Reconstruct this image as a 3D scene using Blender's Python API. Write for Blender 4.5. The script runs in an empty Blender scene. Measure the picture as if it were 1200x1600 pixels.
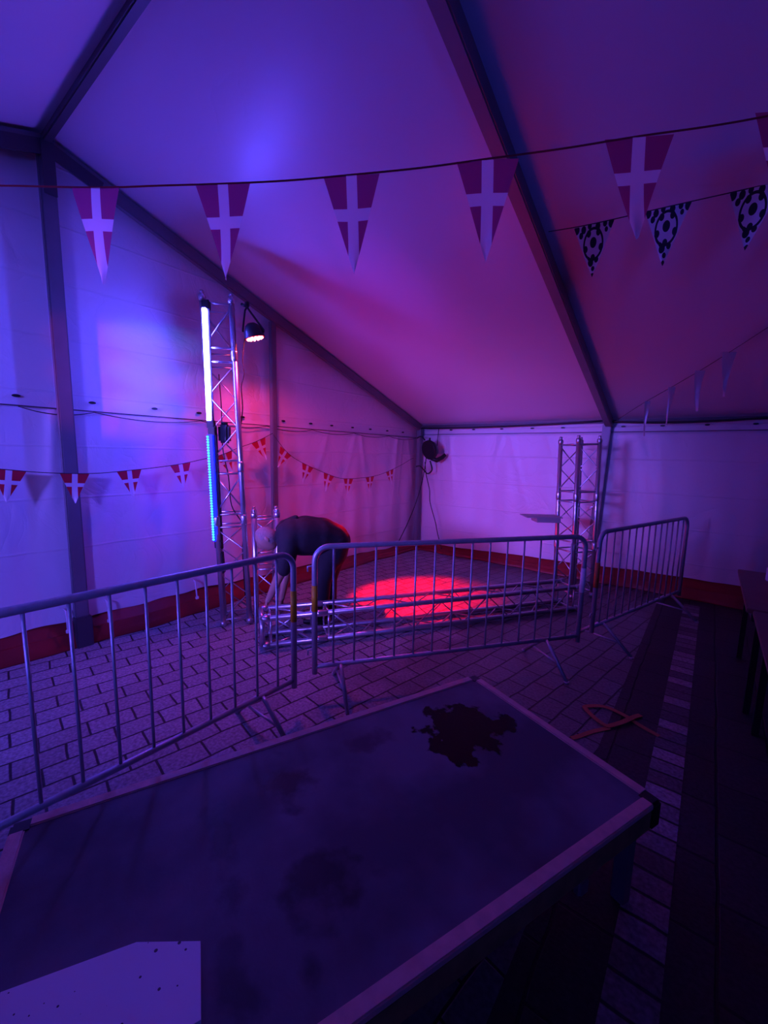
import bpy, bmesh, math, random
from mathutils import Vector, Matrix, Quaternion
random.seed(7)
sc = bpy.context.scene
COL = sc.collection
V = Vector

# ------------------------------------------------------------------ camera
F, PIT, ROL, YAW = 654.44, 0.136313, 0.022331, 0.660951
CX, CY, CH = 4.12476, 6.25359, 1.67
fw = V((-math.sin(YAW)*math.cos(PIT), math.cos(YAW)*math.cos(PIT), -math.sin(PIT)))
rt0 = V((math.cos(YAW), math.sin(YAW), 0)); up0 = rt0.cross(fw)
rt = rt0*math.cos(ROL)+up0*math.sin(ROL); up = up0*math.cos(ROL)-rt0*math.sin(ROL)
CAM = V((CX, -CY, CH))
cd = bpy.data.cameras.new('camera'); cam = bpy.data.objects.new('camera', cd); COL.objects.link(cam)
cam.matrix_world = Matrix(((rt.x, up.x, -fw.x, CAM.x), (rt.y, up.y, -fw.y, CAM.y), (rt.z, up.z, -fw.z, CAM.z), (0, 0, 0, 1)))
cd.sensor_fit = 'VERTICAL'; cd.sensor_height = 36; cd.lens = F/1600*36; cd.clip_start = 0.02
sc.camera = cam

# ------------------------------------------------------------------ world, exposure
w = bpy.data.worlds.new('night'); sc.world = w; w.use_nodes = True
w.node_tree.nodes['Background'].inputs[0].default_value = (0.02, 0.015, 0.08, 1)
w.node_tree.nodes['Background'].inputs[1].default_value = 0.25
sc.view_settings.view_transform = 'Standard'; sc.view_settings.look = 'None'
sc.view_settings.gamma = 1; sc.view_settings.use_curve_mapping = False
sc.view_settings.exposure = 0.0

def lamp(name, kind, loc, col, power, aim=None, **kw):
    d = bpy.data.lights.new(name, kind); o = bpy.data.objects.new(name, d); COL.objects.link(o)
    d.color = col; d.energy = power; o.location = loc
    for k, v in kw.items(): setattr(d, k, v)
    if aim is not None: o.rotation_euler = (V(aim)-V(loc)).to_track_quat('-Z', 'Y').to_euler()
    return o
# every source: colour with its strength multiplied in
LG = dict(bar_top=(12.5, 11, 180), bar_low=(.12, 1.6, 62), lens=(.01, .03, 6), par_led=(60, 6, 8), flood=(54, 2, 11), core=(6800, 8, 60),
          wash_left=(150, 105, 1300), wash_back=(1600, 800, 7600), ceiling_red_fill=(330, 18, 650), front_fill=(8, 18, 260), magenta=(520, 30, 260), blue=(8, 260, 900))
def split(c):
    m = max(max(c), 1e-6); return tuple(v/m for v in c), m
def glamp(name, key, *a, **kw):
    c, p = split(LG[key]); return lamp(name, 'SPOT', a[0], c, p, **kw)
PAR = V((0.80, -3.86, 2.66))
glamp('par_flood', 'flood', PAR, aim=(.45, -3.0, 0), spot_size=math.radians(130), spot_blend=.45, shadow_soft_size=.10)
glamp('par_core', 'core', PAR, aim=(1.62, -2.25, 0), spot_size=math.radians(30), spot_blend=.9, shadow_soft_size=.06)
# assumed stage lamps, unseen and without fixtures, behind the camera's left shoulder
glamp('wash_left', 'wash_left', (3.6, -9.2, 2.5), aim=(0, -5.7, 1.4), spot_size=math.radians(60), spot_blend=.9, shadow_soft_size=.25)
glamp('wash_back', 'wash_back', (.9, -9.6, 2.6), aim=(1.5, 0, 1.5), spot_size=math.radians(32), spot_blend=.9, shadow_soft_size=.9)
glamp('front_fill', 'front_fill', (6.4, -9.4, 2.0), aim=(3.1, -4.0, 3.5), spot_size=math.radians(80), spot_blend=1, shadow_soft_size=.5)  # added soft spot, lifts the blue on front pennants and right ceiling
for k, z in enumerate((1.95, 2.25, 2.55)):
    glamp('magenta_beam', 'magenta', (1.9, -9.4, 2.3), aim=(0, -4.80, z), spot_size=math.radians(5.5), spot_blend=1, shadow_soft_size=.03)
    glamp('blue_beam', 'blue', (2.1, -9.4, 2.3), aim=(0, -4.50, z+.1), spot_size=math.radians(4.5), spot_blend=1, shadow_soft_size=.03)
glamp('magenta_beam', 'magenta', (2.3, -9.4, 2.3), aim=(0, -4.08, 2.28), spot_size=math.radians(4), spot_blend=1, shadow_soft_size=.03)
glamp('ceiling_red_fill', 'ceiling_red_fill', (2.3, -9.4, 1.2), aim=(1.24, -2.55, 3.05), spot_size=math.radians(15), spot_blend=1, shadow_soft_size=.2)  # added spot standing in for red light bouncing off the wet floor

# ------------------------------------------------------------------ helpers
def ray(x, y): return fw + rt*((x-600)/F) - up*((y-800)/F)
def dep(x, y, d): return CAM + ray(x, y)*d            # point at a depth in metres
def onz(x, y, z=0.0):
    r = ray(x, y); return CAM + r*((z-CAM.z)/r.z)
def onx(x, y, X=0.0):
    r = ray(x, y); return CAM + r*((X-CAM.x)/r.x)
def ony(x, y, Y=0.0):
    r = ray(x, y); return CAM + r*((Y-CAM.y)/r.y)

def mat(name, col, rough=.5, metal=0., spec=.5, noise=0., nscale=8., bump=0., bscale=30., trans=0., coat=0., emit=None, estr=0.):
    m = bpy.data.materials.new(name); m.use_nodes = True; nt = m.node_tree; b = nt.nodes['Principled BSDF']
    b.inputs['Base Color'].default_value = (*col, 1); b.inputs['Roughness'].default_value = rough
    b.inputs['Metallic'].default_value = metal; b.inputs['Specular IOR Level'].default_value = spec
    b.inputs['Coat Weight'].default_value = coat
    tc = nt.nodes.new('ShaderNodeTexCoord')
    if noise:
        n = nt.nodes.new('ShaderNodeTexNoise'); n.inputs['Scale'].default_value = nscale; n.inputs['Detail'].default_value = 6
        nt.links.new(tc.outputs['Object'], n.inputs['Vector'])
        r = nt.nodes.new('ShaderNodeMix'); r.data_type = 'RGBA'
        r.inputs[6].default_value = (*[c*(1-noise) for c in col], 1); r.inputs[7].default_value = (*[min(1, c*(1+noise)) for c in col], 1)
        nt.links.new(n.outputs['Fac'], r.inputs[0]); nt.links.new(r.outputs[2], b.inputs['Base Color'])
    if bump:
        n = nt.nodes.new('ShaderNodeTexNoise'); n.inputs['Scale'].default_value = bscale; n.inputs['Detail'].default_value = 4
        nt.links.new(tc.outputs['Object'], n.inputs['Vector'])
        bp = nt.nodes.new('ShaderNodeBump'); bp.inputs['Strength'].default_value = bump; bp.inputs['Distance'].default_value = .01
        nt.links.new(n.outputs['Fac'], bp.inputs['Height']); nt.links.new(bp.outputs[0], b.inputs['Normal'])
    if emit:
        b.inputs['Emission Color'].default_value = (*emit, 1); b.inputs['Emission Strength'].default_value = estr
    if trans:
        tr = nt.nodes.new('ShaderNodeBsdfTranslucent'); mx = nt.nodes.new('ShaderNodeMixShader'); mx.inputs[0].default_value = trans
        tr.inputs['Color'].default_value = (*col, 1)
        out = nt.nodes['Material Output']
        nt.links.new(b.outputs[0], mx.inputs[1]); nt.links.new(tr.outputs[0], mx.inputs[2]); nt.links.new(mx.outputs[0], out.inputs['Surface'])
    return m

M = {}
M['pvc'] = mat('white_pvc', (.72, .70, .72), .42, noise=.05, nscale=1.5, bump=.25, bscale=7)
M['roof'] = mat('roof_pvc', (.62, .60, .66), .36, noise=.05, nscale=1.2, bump=.10, bscale=5)
M['red_pvc'] = mat('red_skirt_pvc', (.24, .012, .014), .45, noise=.35, nscale=5, bump=.4, bscale=12)
M['alu'] = mat('tent_aluminium', (.20, .195, .22), .48, metal=.4, noise=.15, nscale=6)
M['alu_dark'] = mat('purlin_aluminium', (.09, .085, .10), .5, metal=.5)
M['truss'] = mat('truss_aluminium', (.62, .62, .66), .30, metal=.9, noise=.15, nscale=14)
M['galv'] = mat('galvanised_steel', (.46, .50, .56), .42, metal=.55, noise=.25, nscale=25, bump=.15, bscale=60)
M['black'] = mat('black_plastic', (.012, .012, .014), .45)
M['blackmetal'] = mat('black_metal', (.02, .02, .022), .4, metal=.3)
M['cable'] = mat('black_cable', (.012, .012, .015), .5)
M['strap'] = mat('orange_strap', (.36, .13, .05), .7, noise=.2, nscale=60)
M['yellow'] = mat('yellow_sticker', (.62, .36, .02), .5, noise=.3, nscale=40)
M['white'] = mat('white_label', (.75, .75, .8), .5)
M['orange'] = mat('orange_sticker', (.55, .16, .04), .5, noise=.3, nscale=40)
M['skin'] = mat('skin', (.42, .22, .16), .5, noise=.12, nscale=18, bump=.1, bscale=40)
M['hair'] = mat('short_grey_hair', (.33, .24, .22), .8, noise=.3, nscale=60, bump=.6, bscale=120)
M['shirt'] = mat('navy_shirt', (.012, .011, .015), .8, noise=.3, nscale=14, bump=1., bscale=9)
M['trousers'] = mat('black_trousers', (.007, .007, .012), .85, noise=.3, nscale=20, bump=.4, bscale=20)
M['shoe'] = mat('black_shoe', (.01, .01, .01), .5)
M['band'] = mat('red_band', (.5, .03, .03), .6)
M['tape_red'] = mat('red_bunting_tape', (.30, .012, .02), .6)
M['tape_dark'] = mat('dark_bunting_tape', (.03, .01, .03), .6)
M['wood_edge'] = mat('worn_deck_edge', (.66, .36, .32), .55, noise=.3, nscale=22, bump=.3, bscale=40)
M['wood_side'] = mat('yellowed_deck_side', (.30, .17, .07), .6, noise=.6, nscale=18)
M['table'] = mat('brown_table_top', (.20, .10, .07), .45, noise=.3, nscale=9)
M['box'] = mat('white_board', (.70, .70, .74), .5)
M['led_white'] = mat('led_bar_violet_white', (.8, .8, .9), .4, emit=split(LG['bar_top'])[0], estr=split(LG['bar_top'])[1])
M['led_cyan'] = mat('led_cyan', (.1, .5, .8), .4, emit=split(LG['bar_low'])[0], estr=split(LG['bar_low'])[1])
M['led_blue'] = mat('led_bar_blue_lens', (.01, .02, .5), .3, emit=split(LG['lens'])[0], estr=split(LG['lens'])[1])
M['led_red'] = mat('led_red', (.8, .1, .1), .4, emit=split(LG['par_led'])[0], estr=split(LG['par_led'])[1])
M['led_red_lens'] = mat('led_red_lens', (.3, .01, .01), .2, emit=(1, .01, .03), estr=1.2)
M['lens'] = mat('lamp_glass', (.5, .5, .5), .1, spec=1)
M['silver'] = mat('silver_foil', (.75, .72, .8), .35, metal=.4, trans=.35)
M['grey'] = mat('grey_plate', (.35, .34, .36), .5)

def wrinkle(m, scale, strength, grid=0.):
    """ridged creases and faint fold lines of packed-away tent sheeting, as bump"""
    nt = m.node_tree; N = nt.nodes; L = nt.links; b = N['Principled BSDF']; tc = N.new('ShaderNodeTexCoord')
    n = N.new('ShaderNodeTexNoise'); n.inputs['Scale'].default_value = scale; n.inputs['Detail'].default_value = 4; n.inputs['Distortion'].default_value = 1.2
    L.new(tc.outputs['Object'], n.inputs['Vector'])
    a = N.new('ShaderNodeMath'); a.operation = 'SUBTRACT'; a.inputs[1].default_value = .5; L.new(n.outputs['Fac'], a.inputs[0])
    c = N.new('ShaderNodeMath'); c.operation = 'ABSOLUTE'; L.new(a.outputs[0], c.inputs[0])
    p = N.new('ShaderNodeMath'); p.operation = 'POWER'; p.inputs[1].default_value = .5; L.new(c.outputs[0], p.inputs[0]); last = p.outputs[0]
    if grid:
        sp = N.new('ShaderNodeSeparateXYZ'); L.new(tc.outputs['Object'], sp.inputs[0])
        q = N.new('ShaderNodeMath'); q.operation = 'PINGPONG'; q.inputs[1].default_value = grid/2; L.new(sp.outputs['Z'], q.inputs[0])
        r = N.new('ShaderNodeMapRange'); r.inputs['From Max'].default_value = .012; r.inputs['To Min'].default_value = .55; r.inputs['To Max'].default_value = 0; L.new(q.outputs[0], r.inputs[0])
        s_ = N.new('ShaderNodeMath'); L.new(last, s_.inputs[0]); L.new(r.outputs[0], s_.inputs[1]); last = s_.outputs[0]
    bp = N.new('ShaderNodeBump'); bp.inputs['Strength'].default_value = strength; bp.inputs['Distance'].default_value = .03; L.new(last, bp.inputs['Height'])
    old = [l.from_node for l in nt.links if l.to_node == b and l.to_socket.name == 'Normal']
    if old: L.new(old[0].outputs[0], bp.inputs['Normal'])
    L.new(bp.outputs[0], b.inputs['Normal'])
wrinkle(M['pvc'], 2.0, .30, .42)
wrinkle(M['roof'], 1.1, .10)

def brick_floor(name, rot, bw, bh, c1, c2, mortar, wet=True, bump=.6):
    m = bpy.data.materials.new(name); m.use_nodes = True; nt = m.node_tree; N = nt.nodes; L = nt.links; b = N['Principled BSDF']
    tc = N.new('ShaderNodeTexCoord'); mp = N.new('ShaderNodeMapping'); mp.inputs['Rotation'].default_value = (0, 0, rot)
    L.new(tc.outputs['Object'], mp.inputs[0])
    nz = N.new('ShaderNodeTexNoise'); nz.inputs['Scale'].default_value = 3; L.new(tc.outputs['Object'], nz.inputs['Vector'])
    ad = N.new('ShaderNodeVectorMath'); ad.operation = 'MULTIPLY_ADD'; ad.inputs[1].default_value = (.03, .03, 0)
    L.new(nz.outputs['Color'], ad.inputs[0]); L.new(mp.outputs[0], ad.inputs[2])
    br = N.new('ShaderNodeTexBrick'); br.offset = .5
    br.inputs['Scale'].default_value = 1; br.inputs['Brick Width'].default_value = bw; br.inputs['Row Height'].default_value = bh
    br.inputs['Mortar Size'].default_value = .008; br.inputs['Mortar Smooth'].default_value = .5
    br.inputs['Color1'].default_value = (*c1, 1); br.inputs['Color2'].default_value = (*c2, 1); br.inputs['Mortar'].default_value = (*mortar, 1)
    L.new(ad.outputs[0], br.inputs['Vector'])
    gr = N.new('ShaderNodeTexNoise'); gr.inputs['Scale'].default_value = 55; gr.inputs['Detail'].default_value = 6; L.new(tc.outputs['Object'], gr.inputs['Vector'])
    rp = N.new('ShaderNodeValToRGB'); rp.color_ramp.elements[0].position = .3; rp.color_ramp.elements[0].color = (.55, .55, .55, 1); rp.color_ramp.elements[1].position = .75; rp.color_ramp.elements[1].color = (1.35, 1.35, 1.35, 1)
    L.new(gr.outputs['Fac'], rp.inputs[0])
    mul = N.new('ShaderNodeMix'); mul.data_type = 'RGBA'; mul.blend_type = 'MULTIPLY'; mul.inputs[0].default_value = 1
    L.new(br.outputs['Color'], mul.inputs[6]); L.new(rp.outputs[0], mul.inputs[7])
    last = mul.outputs[2]
    if wet:
        # wet patch: darker and glossier, a blotch of its own shape
        wn = N.new('ShaderNodeTexNoise'); wn.inputs['Scale'].default_value = 1.6; wn.inputs['Detail'].default_value = 5; L.new(tc.outputs['Object'], wn.inputs['Vector'])
        sp = N.new('ShaderNodeSeparateXYZ'); L.new(tc.outputs['Object'], sp.inputs[0])
        # wetness grows with x + 0.5*y  (towards the drain on the right)
        k = N.new('ShaderNodeMath'); k.operation = 'MULTIPLY_ADD'; k.inputs[1].default_value = .30; L.new(sp.outputs['Y'], k.inputs[0]); L.new(sp.outputs['X'], k.inputs[2])
        k2 = N.new('ShaderNodeMath'); k2.operation = 'MULTIPLY_ADD'; k2.inputs[1].default_value = 2.2; L.new(wn.outputs['Fac'], k2.inputs[0]); L.new(k.outputs[0], k2.inputs[2])
        r2 = N.new('ShaderNodeMapRange'); r2.inputs['From Min'].default_value = 2.10; r2.inputs['From Max'].default_value = 2.55; L.new(k2.outputs[0], r2.inputs[0])
        dk = N.new('ShaderNodeMix'); dk.data_type = 'RGBA'; dk.blend_type = 'MULTIPLY'; dk.inputs[7].default_value = (.42, .42, .42, 1)
        L.new(r2.outputs[0], dk.inputs[0]); L.new(last, dk.inputs[6]); last = dk.outputs[2]
        rr = N.new('ShaderNodeMapRange'); rr.inputs['To Min'].default_value = .75; rr.inputs['To Max'].default_value = .38; L.new(r2.outputs[0], rr.inputs[0]); L.new(rr.outputs[0], b.inputs['Roughness'])
    else: b.inputs['Roughness'].default_value = .6
    L.new(last, b.inputs['Base Color'])
    inv = N.new('ShaderNodeMath'); inv.operation = 'MULTIPLY_ADD'; inv.inputs[1].default_value = -1.; L.new(br.outputs['Fac'], inv.inputs[0])
    gm = N.new('ShaderNodeMath'); gm.operation = 'MULTIPLY'; gm.inputs[1].default_value = .5; L.new(gr.outputs['Fac'], gm.inputs[0]); L.new(gm.outputs[0], inv.inputs[2])
    bp = N.new('ShaderNodeBump'); bp.inputs['Strength'].default_value = bump; bp.inputs['Distance'].default_value = .012
    L.new(inv.outputs[0], bp.inputs['Height']); L.new(bp.outputs[0], b.inputs['Normal'])
    return m
M['paver'] = brick_floor('grey_block_paving', math.radians(-80), .235, .155, (.34, .36, .38), (.27, .285, .30), (.030, .028, .032))
M['slab'] = brick_floor('dark_slab_paving', math.radians(90), .38, .24, (.045, .042, .045), (.03, .028, .03), (.008, .008, .008), wet=False)
M['sett'] = brick_floor('pale_gutter_setts', 0, .40, .115, (.36, .34, .37), (.08, .075, .08), (.03, .03, .03), wet=False, bump=1)

def deck_mat():
    m = bpy.data.materials.new('wet_black_deck_panel'); m.use_nodes = True; nt = m.node_tree; N = nt.nodes; L = nt.links; b = N['Principled BSDF']; b.inputs['Specular IOR Level'].default_value = .25
    tc = N.new('ShaderNodeTexCoord')
    n1 = N.new('ShaderNodeTexNoise'); n1.inputs['Scale'].default_value = 2.2; n1.inputs['Detail'].default_value = 5; L.new(tc.outputs['Object'], n1.inputs['Vector'])
    r1 = N.new('ShaderNodeValToRGB'); r1.color_ramp.elements[0].position = .40; r1.color_ramp.elements[0].color = (.080, .080, .095, 1)
    r1.color_ramp.elements[1].position = .60; r1.color_ramp.elements[1].color = (.17, .165, .19, 1); L.new(n1.outputs['Fac'], r1.inputs[0])
    last = r1.outputs[0]; wetsum = None
    # puddle and damp blotches, each with its own outline (centre u,v and radii on the panel)
    for cu, cv, ru, rv, sh in ((.33, .38, .19, .22, 1.), (.68, 1.19, .12, .13, .62), (.42, 1.42, .32, .045, .5), (.24, 1.17, .13, .09, .7), (.86, 1.28, .05, .04, .5), (.20, .78, .06, .14, .45), (.78, 1.45, .12, .05, .4)):
        mp = N.new('ShaderNodeMapping'); mp.vector_type = 'TEXTURE'; mp.inputs['Location'].default_value = (cu, cv, 0); mp.inputs['Scale'].default_value = (ru, rv, 1)
        nw = N.new('ShaderNodeTexNoise'); nw.inputs['Scale'].default_value = 9; nw.inputs['Detail'].default_value = 7; L.new(tc.outputs['Object'], nw.inputs['Vector'])
        L.new(tc.outputs['Object'], mp.inputs[0])
        ln = N.new('ShaderNodeVectorMath'); ln.operation = 'LENGTH'; L.new(mp.outputs[0], ln.inputs[0])
        a = N.new('ShaderNodeMath'); a.operation = 'MULTIPLY_ADD'; a.inputs[1].default_value = -2.6; L.new(nw.outputs['Fac'], a.inputs[0]); L.new(ln.outputs['Value'], a.inputs[2])
        r = N.new('ShaderNodeMapRange'); r.inputs['From Min'].default_value = -.24; r.inputs['From Max'].default_value = -.34 if sh == 1. else -.75; r.inputs['To Min'].default_value = 0; r.inputs['To Max'].default_value = sh
        L.new(a.outputs[0], r.inputs[0])
        if wetsum is None: wetsum = r.outputs[0]
        else:
            s = N.new('ShaderNodeMath'); s.operation = 'MAXIMUM'; L.new(wetsum, s.inputs[0]); L.new(r.outputs[0], s.inputs[1]); wetsum = s.outputs[0]
    mx = N.new('ShaderNodeMix'); mx.data_type = 'RGBA'; mx.inputs[7].default_value = (.004, .004, .005, 1)
    L.new(wetsum, mx.inputs[0]); L.new(last, mx.inputs[6]); L.new(mx.outputs[2], b.inputs['Base Color'])
    rr = N.new('ShaderNodeMapRange'); rr.inputs['To Min'].default_value = .6; rr.inputs['To Max'].default_value = .27; L.new(wetsum, rr.inputs[0]); L.new(rr.outputs[0], b.inputs['Roughness'])
    rs = N.new('ShaderNodeMapRange'); rs.inputs['To Min'].default_value = .22; rs.inputs['To Max'].default_value = .10; L.new(wetsum, rs.inputs[0]); L.new(rs.outputs[0], b.inputs['Specular IOR Level'])
    n2 = N.new('ShaderNodeTexNoise'); n2.inputs['Scale'].default_value = 120; L.new(tc.outputs['Object'], n2.inputs['Vector'])
    bp = N.new('ShaderNodeBump'); bp.inputs['Strength'].default_value = .12; bp.inputs['Distance'].default_value = .004; L.new(n2.outputs['Fac'], bp.inputs['Height']); L.new(bp.outputs[0], b.inputs['Normal'])
    return m
M['deck'] = deck_mat()

def board_mat():
    m = bpy.data.materials.new('spattered_white_board'); m.use_nodes = True; nt = m.node_tree; N = nt.nodes; L = nt.links; b = N['Principled BSDF']
    tc = N.new('ShaderNodeTexCoord'); v = N.new('ShaderNodeTexVoronoi'); v.voronoi_dimensions = '2D'; v.inputs['Scale'].default_value = 36; v.inputs['Randomness'].default_value = 1
    L.new(tc.outputs['Object'], v.inputs['Vector'])
    sz = N.new('ShaderNodeSeparateColor'); L.new(v.outputs['Color'], sz.inputs[0])
    t = N.new('ShaderNodeMath'); t.operation = 'MULTIPLY_ADD'; t.inputs[1].default_value = .75; t.inputs[2].default_value = -.60; L.new(sz.outputs[0], t.inputs[0])
    lt = N.new('ShaderNodeMath'); lt.operation = 'LESS_THAN'; L.new(v.outputs['Distance'], lt.inputs[0]); L.new(t.outputs[0], lt.inputs[1])
    mx = N.new('ShaderNodeMix'); mx.data_type = 'RGBA'; mx.inputs[6].default_value = (.86, .84, .88, 1); mx.inputs[7].default_value = (.08, .07, .09, 1)
    L.new(lt.outputs[0], mx.inputs[0]); L.new(mx.outputs[2], b.inputs['Base Color']); b.inputs['Roughness'].default_value = .5
    return m
M['board'] = board_mat()

def flag_mat(nm='red_pennant_white_cross', red=(.60, .02, .05), tl=.35):
    # pennant pattern: UV x in -1..1 across the full width, y 0 (top) .. 1 (tip)
    m = bpy.data.materials.new(nm); m.use_nodes = True; nt = m.node_tree; N = nt.nodes; L = nt.links; b = N['Principled BSDF']
    uv = N.new('ShaderNodeUVMap'); uv.uv_map = 'UVMap'; sp = N.new('ShaderNodeSeparateXYZ'); L.new(uv.outputs[0], sp.inputs[0])
    ax = N.new('ShaderNodeMath'); ax.operation = 'ABSOLUTE'; L.new(sp.outputs['X'], ax.inputs[0])
    vb = N.new('ShaderNodeMath'); vb.operation = 'LESS_THAN'; vb.inputs[1].default_value = .19; L.new(ax.outputs[0], vb.inputs[0])
    ay = N.new('ShaderNodeMath'); ay.operation = 'SUBTRACT'; ay.inputs[1].default_value = .385; L.new(sp.outputs['Y'], ay.inputs[0])
    ab = N.new('ShaderNodeMath'); ab.operation = 'ABSOLUTE'; L.new(ay.outputs[0], ab.inputs[0])
    hb = N.new('ShaderNodeMath'); hb.operation = 'LESS_THAN'; hb.inputs[1].default_value = .062; L.new(ab.outputs[0], hb.inputs[0])
    mxm = N.new('ShaderNodeMath'); mxm.operation = 'MAXIMUM'; L.new(vb.outputs[0], mxm.inputs[0]); L.new(hb.outputs[0], mxm.inputs[1])
    mx = N.new('ShaderNodeMix'); mx.data_type = 'RGBA'; mx.inputs[6].default_value = (*red, 1); mx.inputs[7].default_value = (.82, .80, .84, 1)
    L.new(mxm.outputs[0], mx.inputs[0]); L.new(mx.outputs[2], b.inputs['Base Color']); b.inputs['Roughness'].default_value = .5
    tr = N.new('ShaderNodeBsdfTranslucent'); ms = N.new('ShaderNodeMixShader'); ms.inputs[0].default_value = tl
    L.new(mx.outputs[2], tr.inputs['Color']); L.new(b.outputs[0], ms.inputs[1]); L.new(tr.outputs[0], ms.inputs[2]); L.new(ms.outputs[0], N['Material Output'].inputs['Surface'])
    return m
M['flag'] = flag_mat()
M['flag_blue_lit'] = flag_mat('thin_pink_red_pennant_white_cross', (.40, .06, .20), .6)  # blue light on and through the thin cloth is mixed into this red

def ball_mat():
    m = bpy.data.materials.new('football_print_pennant'); m.use_nodes = True; nt = m.node_tree; N = nt.nodes; L = nt.links; b = N['Principled BSDF']
    uv = N.new('ShaderNodeUVMap'); uv.uv_map = 'UVMap'
    acc = None
    def OR(s):
        nonlocal acc
        if acc is None: acc = s
        else:
            q = N.new('ShaderNodeMath'); q.operation = 'MAXIMUM'; L.new(acc, q.inputs[0]); L.new(s, q.inputs[1]); acc = q.outputs[0]
    def blob(x, y, r, ring=False):
        mp = N.new('ShaderNodeMapping'); mp.vector_type = 'TEXTURE'; mp.inputs['Location'].default_value = (x, y, 0); mp.inputs['Scale'].default_value = (r, r*.62, 1)
        L.new(uv.outputs[0], mp.inputs[0]); ln = N.new('ShaderNodeVectorMath'); ln.operation = 'LENGTH'; L.new(mp.outputs[0], ln.inputs[0])
        if ring:
            c = N.new('ShaderNodeMath'); c.operation = 'COMPARE'; c.inputs[1].default_value = 1; c.inputs[2].default_value = .09; L.new(ln.outputs['Value'], c.inputs[0])
        else:
            c = N.new('ShaderNodeMath'); c.operation = 'LESS_THAN'; c.inputs[1].default_value = 1; L.new(ln.outputs['Value'], c.inputs[0])
        OR(c.outputs[0])
    blob(0, .36, .46, True); blob(.0, .33, .16)
    for k in range(5):
        a = math.radians(90+72*k); blob(.40*math.cos(a), .36+.25*math.sin(a), .11)
    for x, y, r in ((-.85, .05, .14), (-.5, .07, .12), (-.2, .02, .1), (.2, .05, .12), (.55, .03, .1), (.86, .05, .14), (.62, .14, .08), (-.62, .17, .1), (-.1, .70, .13), (.18, .66, .10), (.02, .82, .08), (0, .95, .07), (-.2, .62, .06)):
        blob(x, y, r)
    mx = N.new('ShaderNodeMix'); mx.data_type = 'RGBA'; mx.inputs[6].default_value = (.82, .80, .84, 1); mx.inputs[7].default_value = (.02, .015, .03, 1)
    L.new(acc, mx.inputs[0]); L.new(mx.outputs[2], b.inputs['Base Color'])
    tr = N.new('ShaderNodeBsdfTranslucent'); ms = N.new('ShaderNodeMixShader'); ms.inputs[0].default_value = .3
    L.new(mx.outputs[2], tr.inputs['Color']); L.new(b.outputs[0], ms.inputs[1]); L.new(tr.outputs[0], ms.inputs[2]); L.new(ms.outputs[0], N['Material Output'].inputs['Surface'])
    return m
M['ball'] = ball_mat()

# mesh helpers -------------------------------------------------
def frame(d):
    d = d.normalized(); a = V((0, 0, 1)) if abs(d.z) < .9 else V((1, 0, 0))
    x = d.cross(a).normalized(); return x, d.cross(x).normalized()
def tube(bm, pts, r, seg=10, cap=True):
    pts = [V(p) for p in pts]; rs = r if isinstance(r, (list, tuple)) else [r]*len(pts)
    rings = []; x = None
    for i, p in enumerate(pts):
        d = (pts[min(i+1, len(pts)-1)]-pts[max(i-1, 0)])
        if d.length < 1e-9: d = V((0, 0, 1))
        d.normalize()
        if x is None: x, y = frame(d)
        else:
            x = (x-d*x.dot(d)).normalized(); y = d.cross(x)
        rings.append([bm.verts.new(p+(x*math.cos(2*math.pi*k/seg)+y*math.sin(2*math.pi*k/seg))*rs[i]) for k in range(seg)])
    for a, b in zip(rings, rings[1:]):
        for k in range(seg):
            f = bm.faces.new((a[k], a[(k+1) % seg], b[(k+1) % seg], b[k])); f.smooth = True
    if cap:
        bm.faces.new(rings[0][::-1]); bm.faces.new(rings[-1])
def box(bm, c, s, X=V((1, 0, 0)), Y=V((0, 1, 0)), Z=V((0, 0, 1)), bev=0):
    c = V(c); vs = [bm.verts.new(c+X*(s[0]/2*i)+Y*(s[1]/2*j)+Z*(s[2]/2*k)) for i in (-1, 1) for j in (-1, 1) for k in (-1, 1)]
    fs = [bm.faces.new([vs[i] for i in q]) for q in ((0, 1, 3, 2), (4, 6, 7, 5), (0, 4, 5, 1), (2, 3, 7, 6), (0, 2, 6, 4), (1, 5, 7, 3))]
    if bev:
        es = {e for f in fs for e in f.edges}; bmesh.ops.bevel(bm, geom=list(es), offset=bev, segments=2, affect='EDGES')
def beam(bm, a, b, wdt, dpt, side=None, bev=.004):
    a, b = V(a), V(b); d = (b-a); L_ = d.length; d.normalize()
    s = V(side) if side is not None else frame(d)[0]
    s = (s-d*s.dot(d)).normalized(); t = d.cross(s)
    box(bm, (a+b)/2, (wdt, dpt, L_), s, t, d, bev)
def B(): return bmesh.new()
def obj(name, bm, m, parent=None):
    me = bpy.data.meshes.new(name); bmesh.ops.recalc_face_normals(bm, faces=bm.faces); bm.to_mesh(me); bm.free(); me.materials.append(m)
    o = bpy.data.objects.new(name, me); COL.objects.link(o)
    if parent: o.parent = parent; o.matrix_parent_inverse = parent.matrix_world.inverted()
    return o
def tag(o, label=None, cat=None, group=None, kind=None):
    if label: o['label'] = label
    if cat: o['category'] = cat
    if group: o['group'] = group
    if kind: o['kind'] = kind
    return o
def thing(name, loc, label, cat, group=None):
    o = bpy.data.objects.new(name, None); COL.objects.link(o); o.location = loc; o.empty_display_size = .1
    o.matrix_world = Matrix.Translation(V(loc)); return tag(o, label, cat, group)
def part(name, bm, m, parent, label=None):
    """bm in world coordinates, stored relative to the parent's base"""
    root = parent; off = V((0, 0, 0))
    while root: off += root.location; root = root.parent
    me = bpy.data.meshes.new(name); bmesh.ops.recalc_face_normals(bm, faces=bm.faces)
    bmesh.ops.translate(bm, verts=bm.verts, vec=-off); bm.to_mesh(me); bm.free(); me.materials.append(m)
    o = bpy.data.objects.new(name, me); COL.objects.link(o); o.parent = parent
    if label: o['label'] = label
    return o
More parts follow.
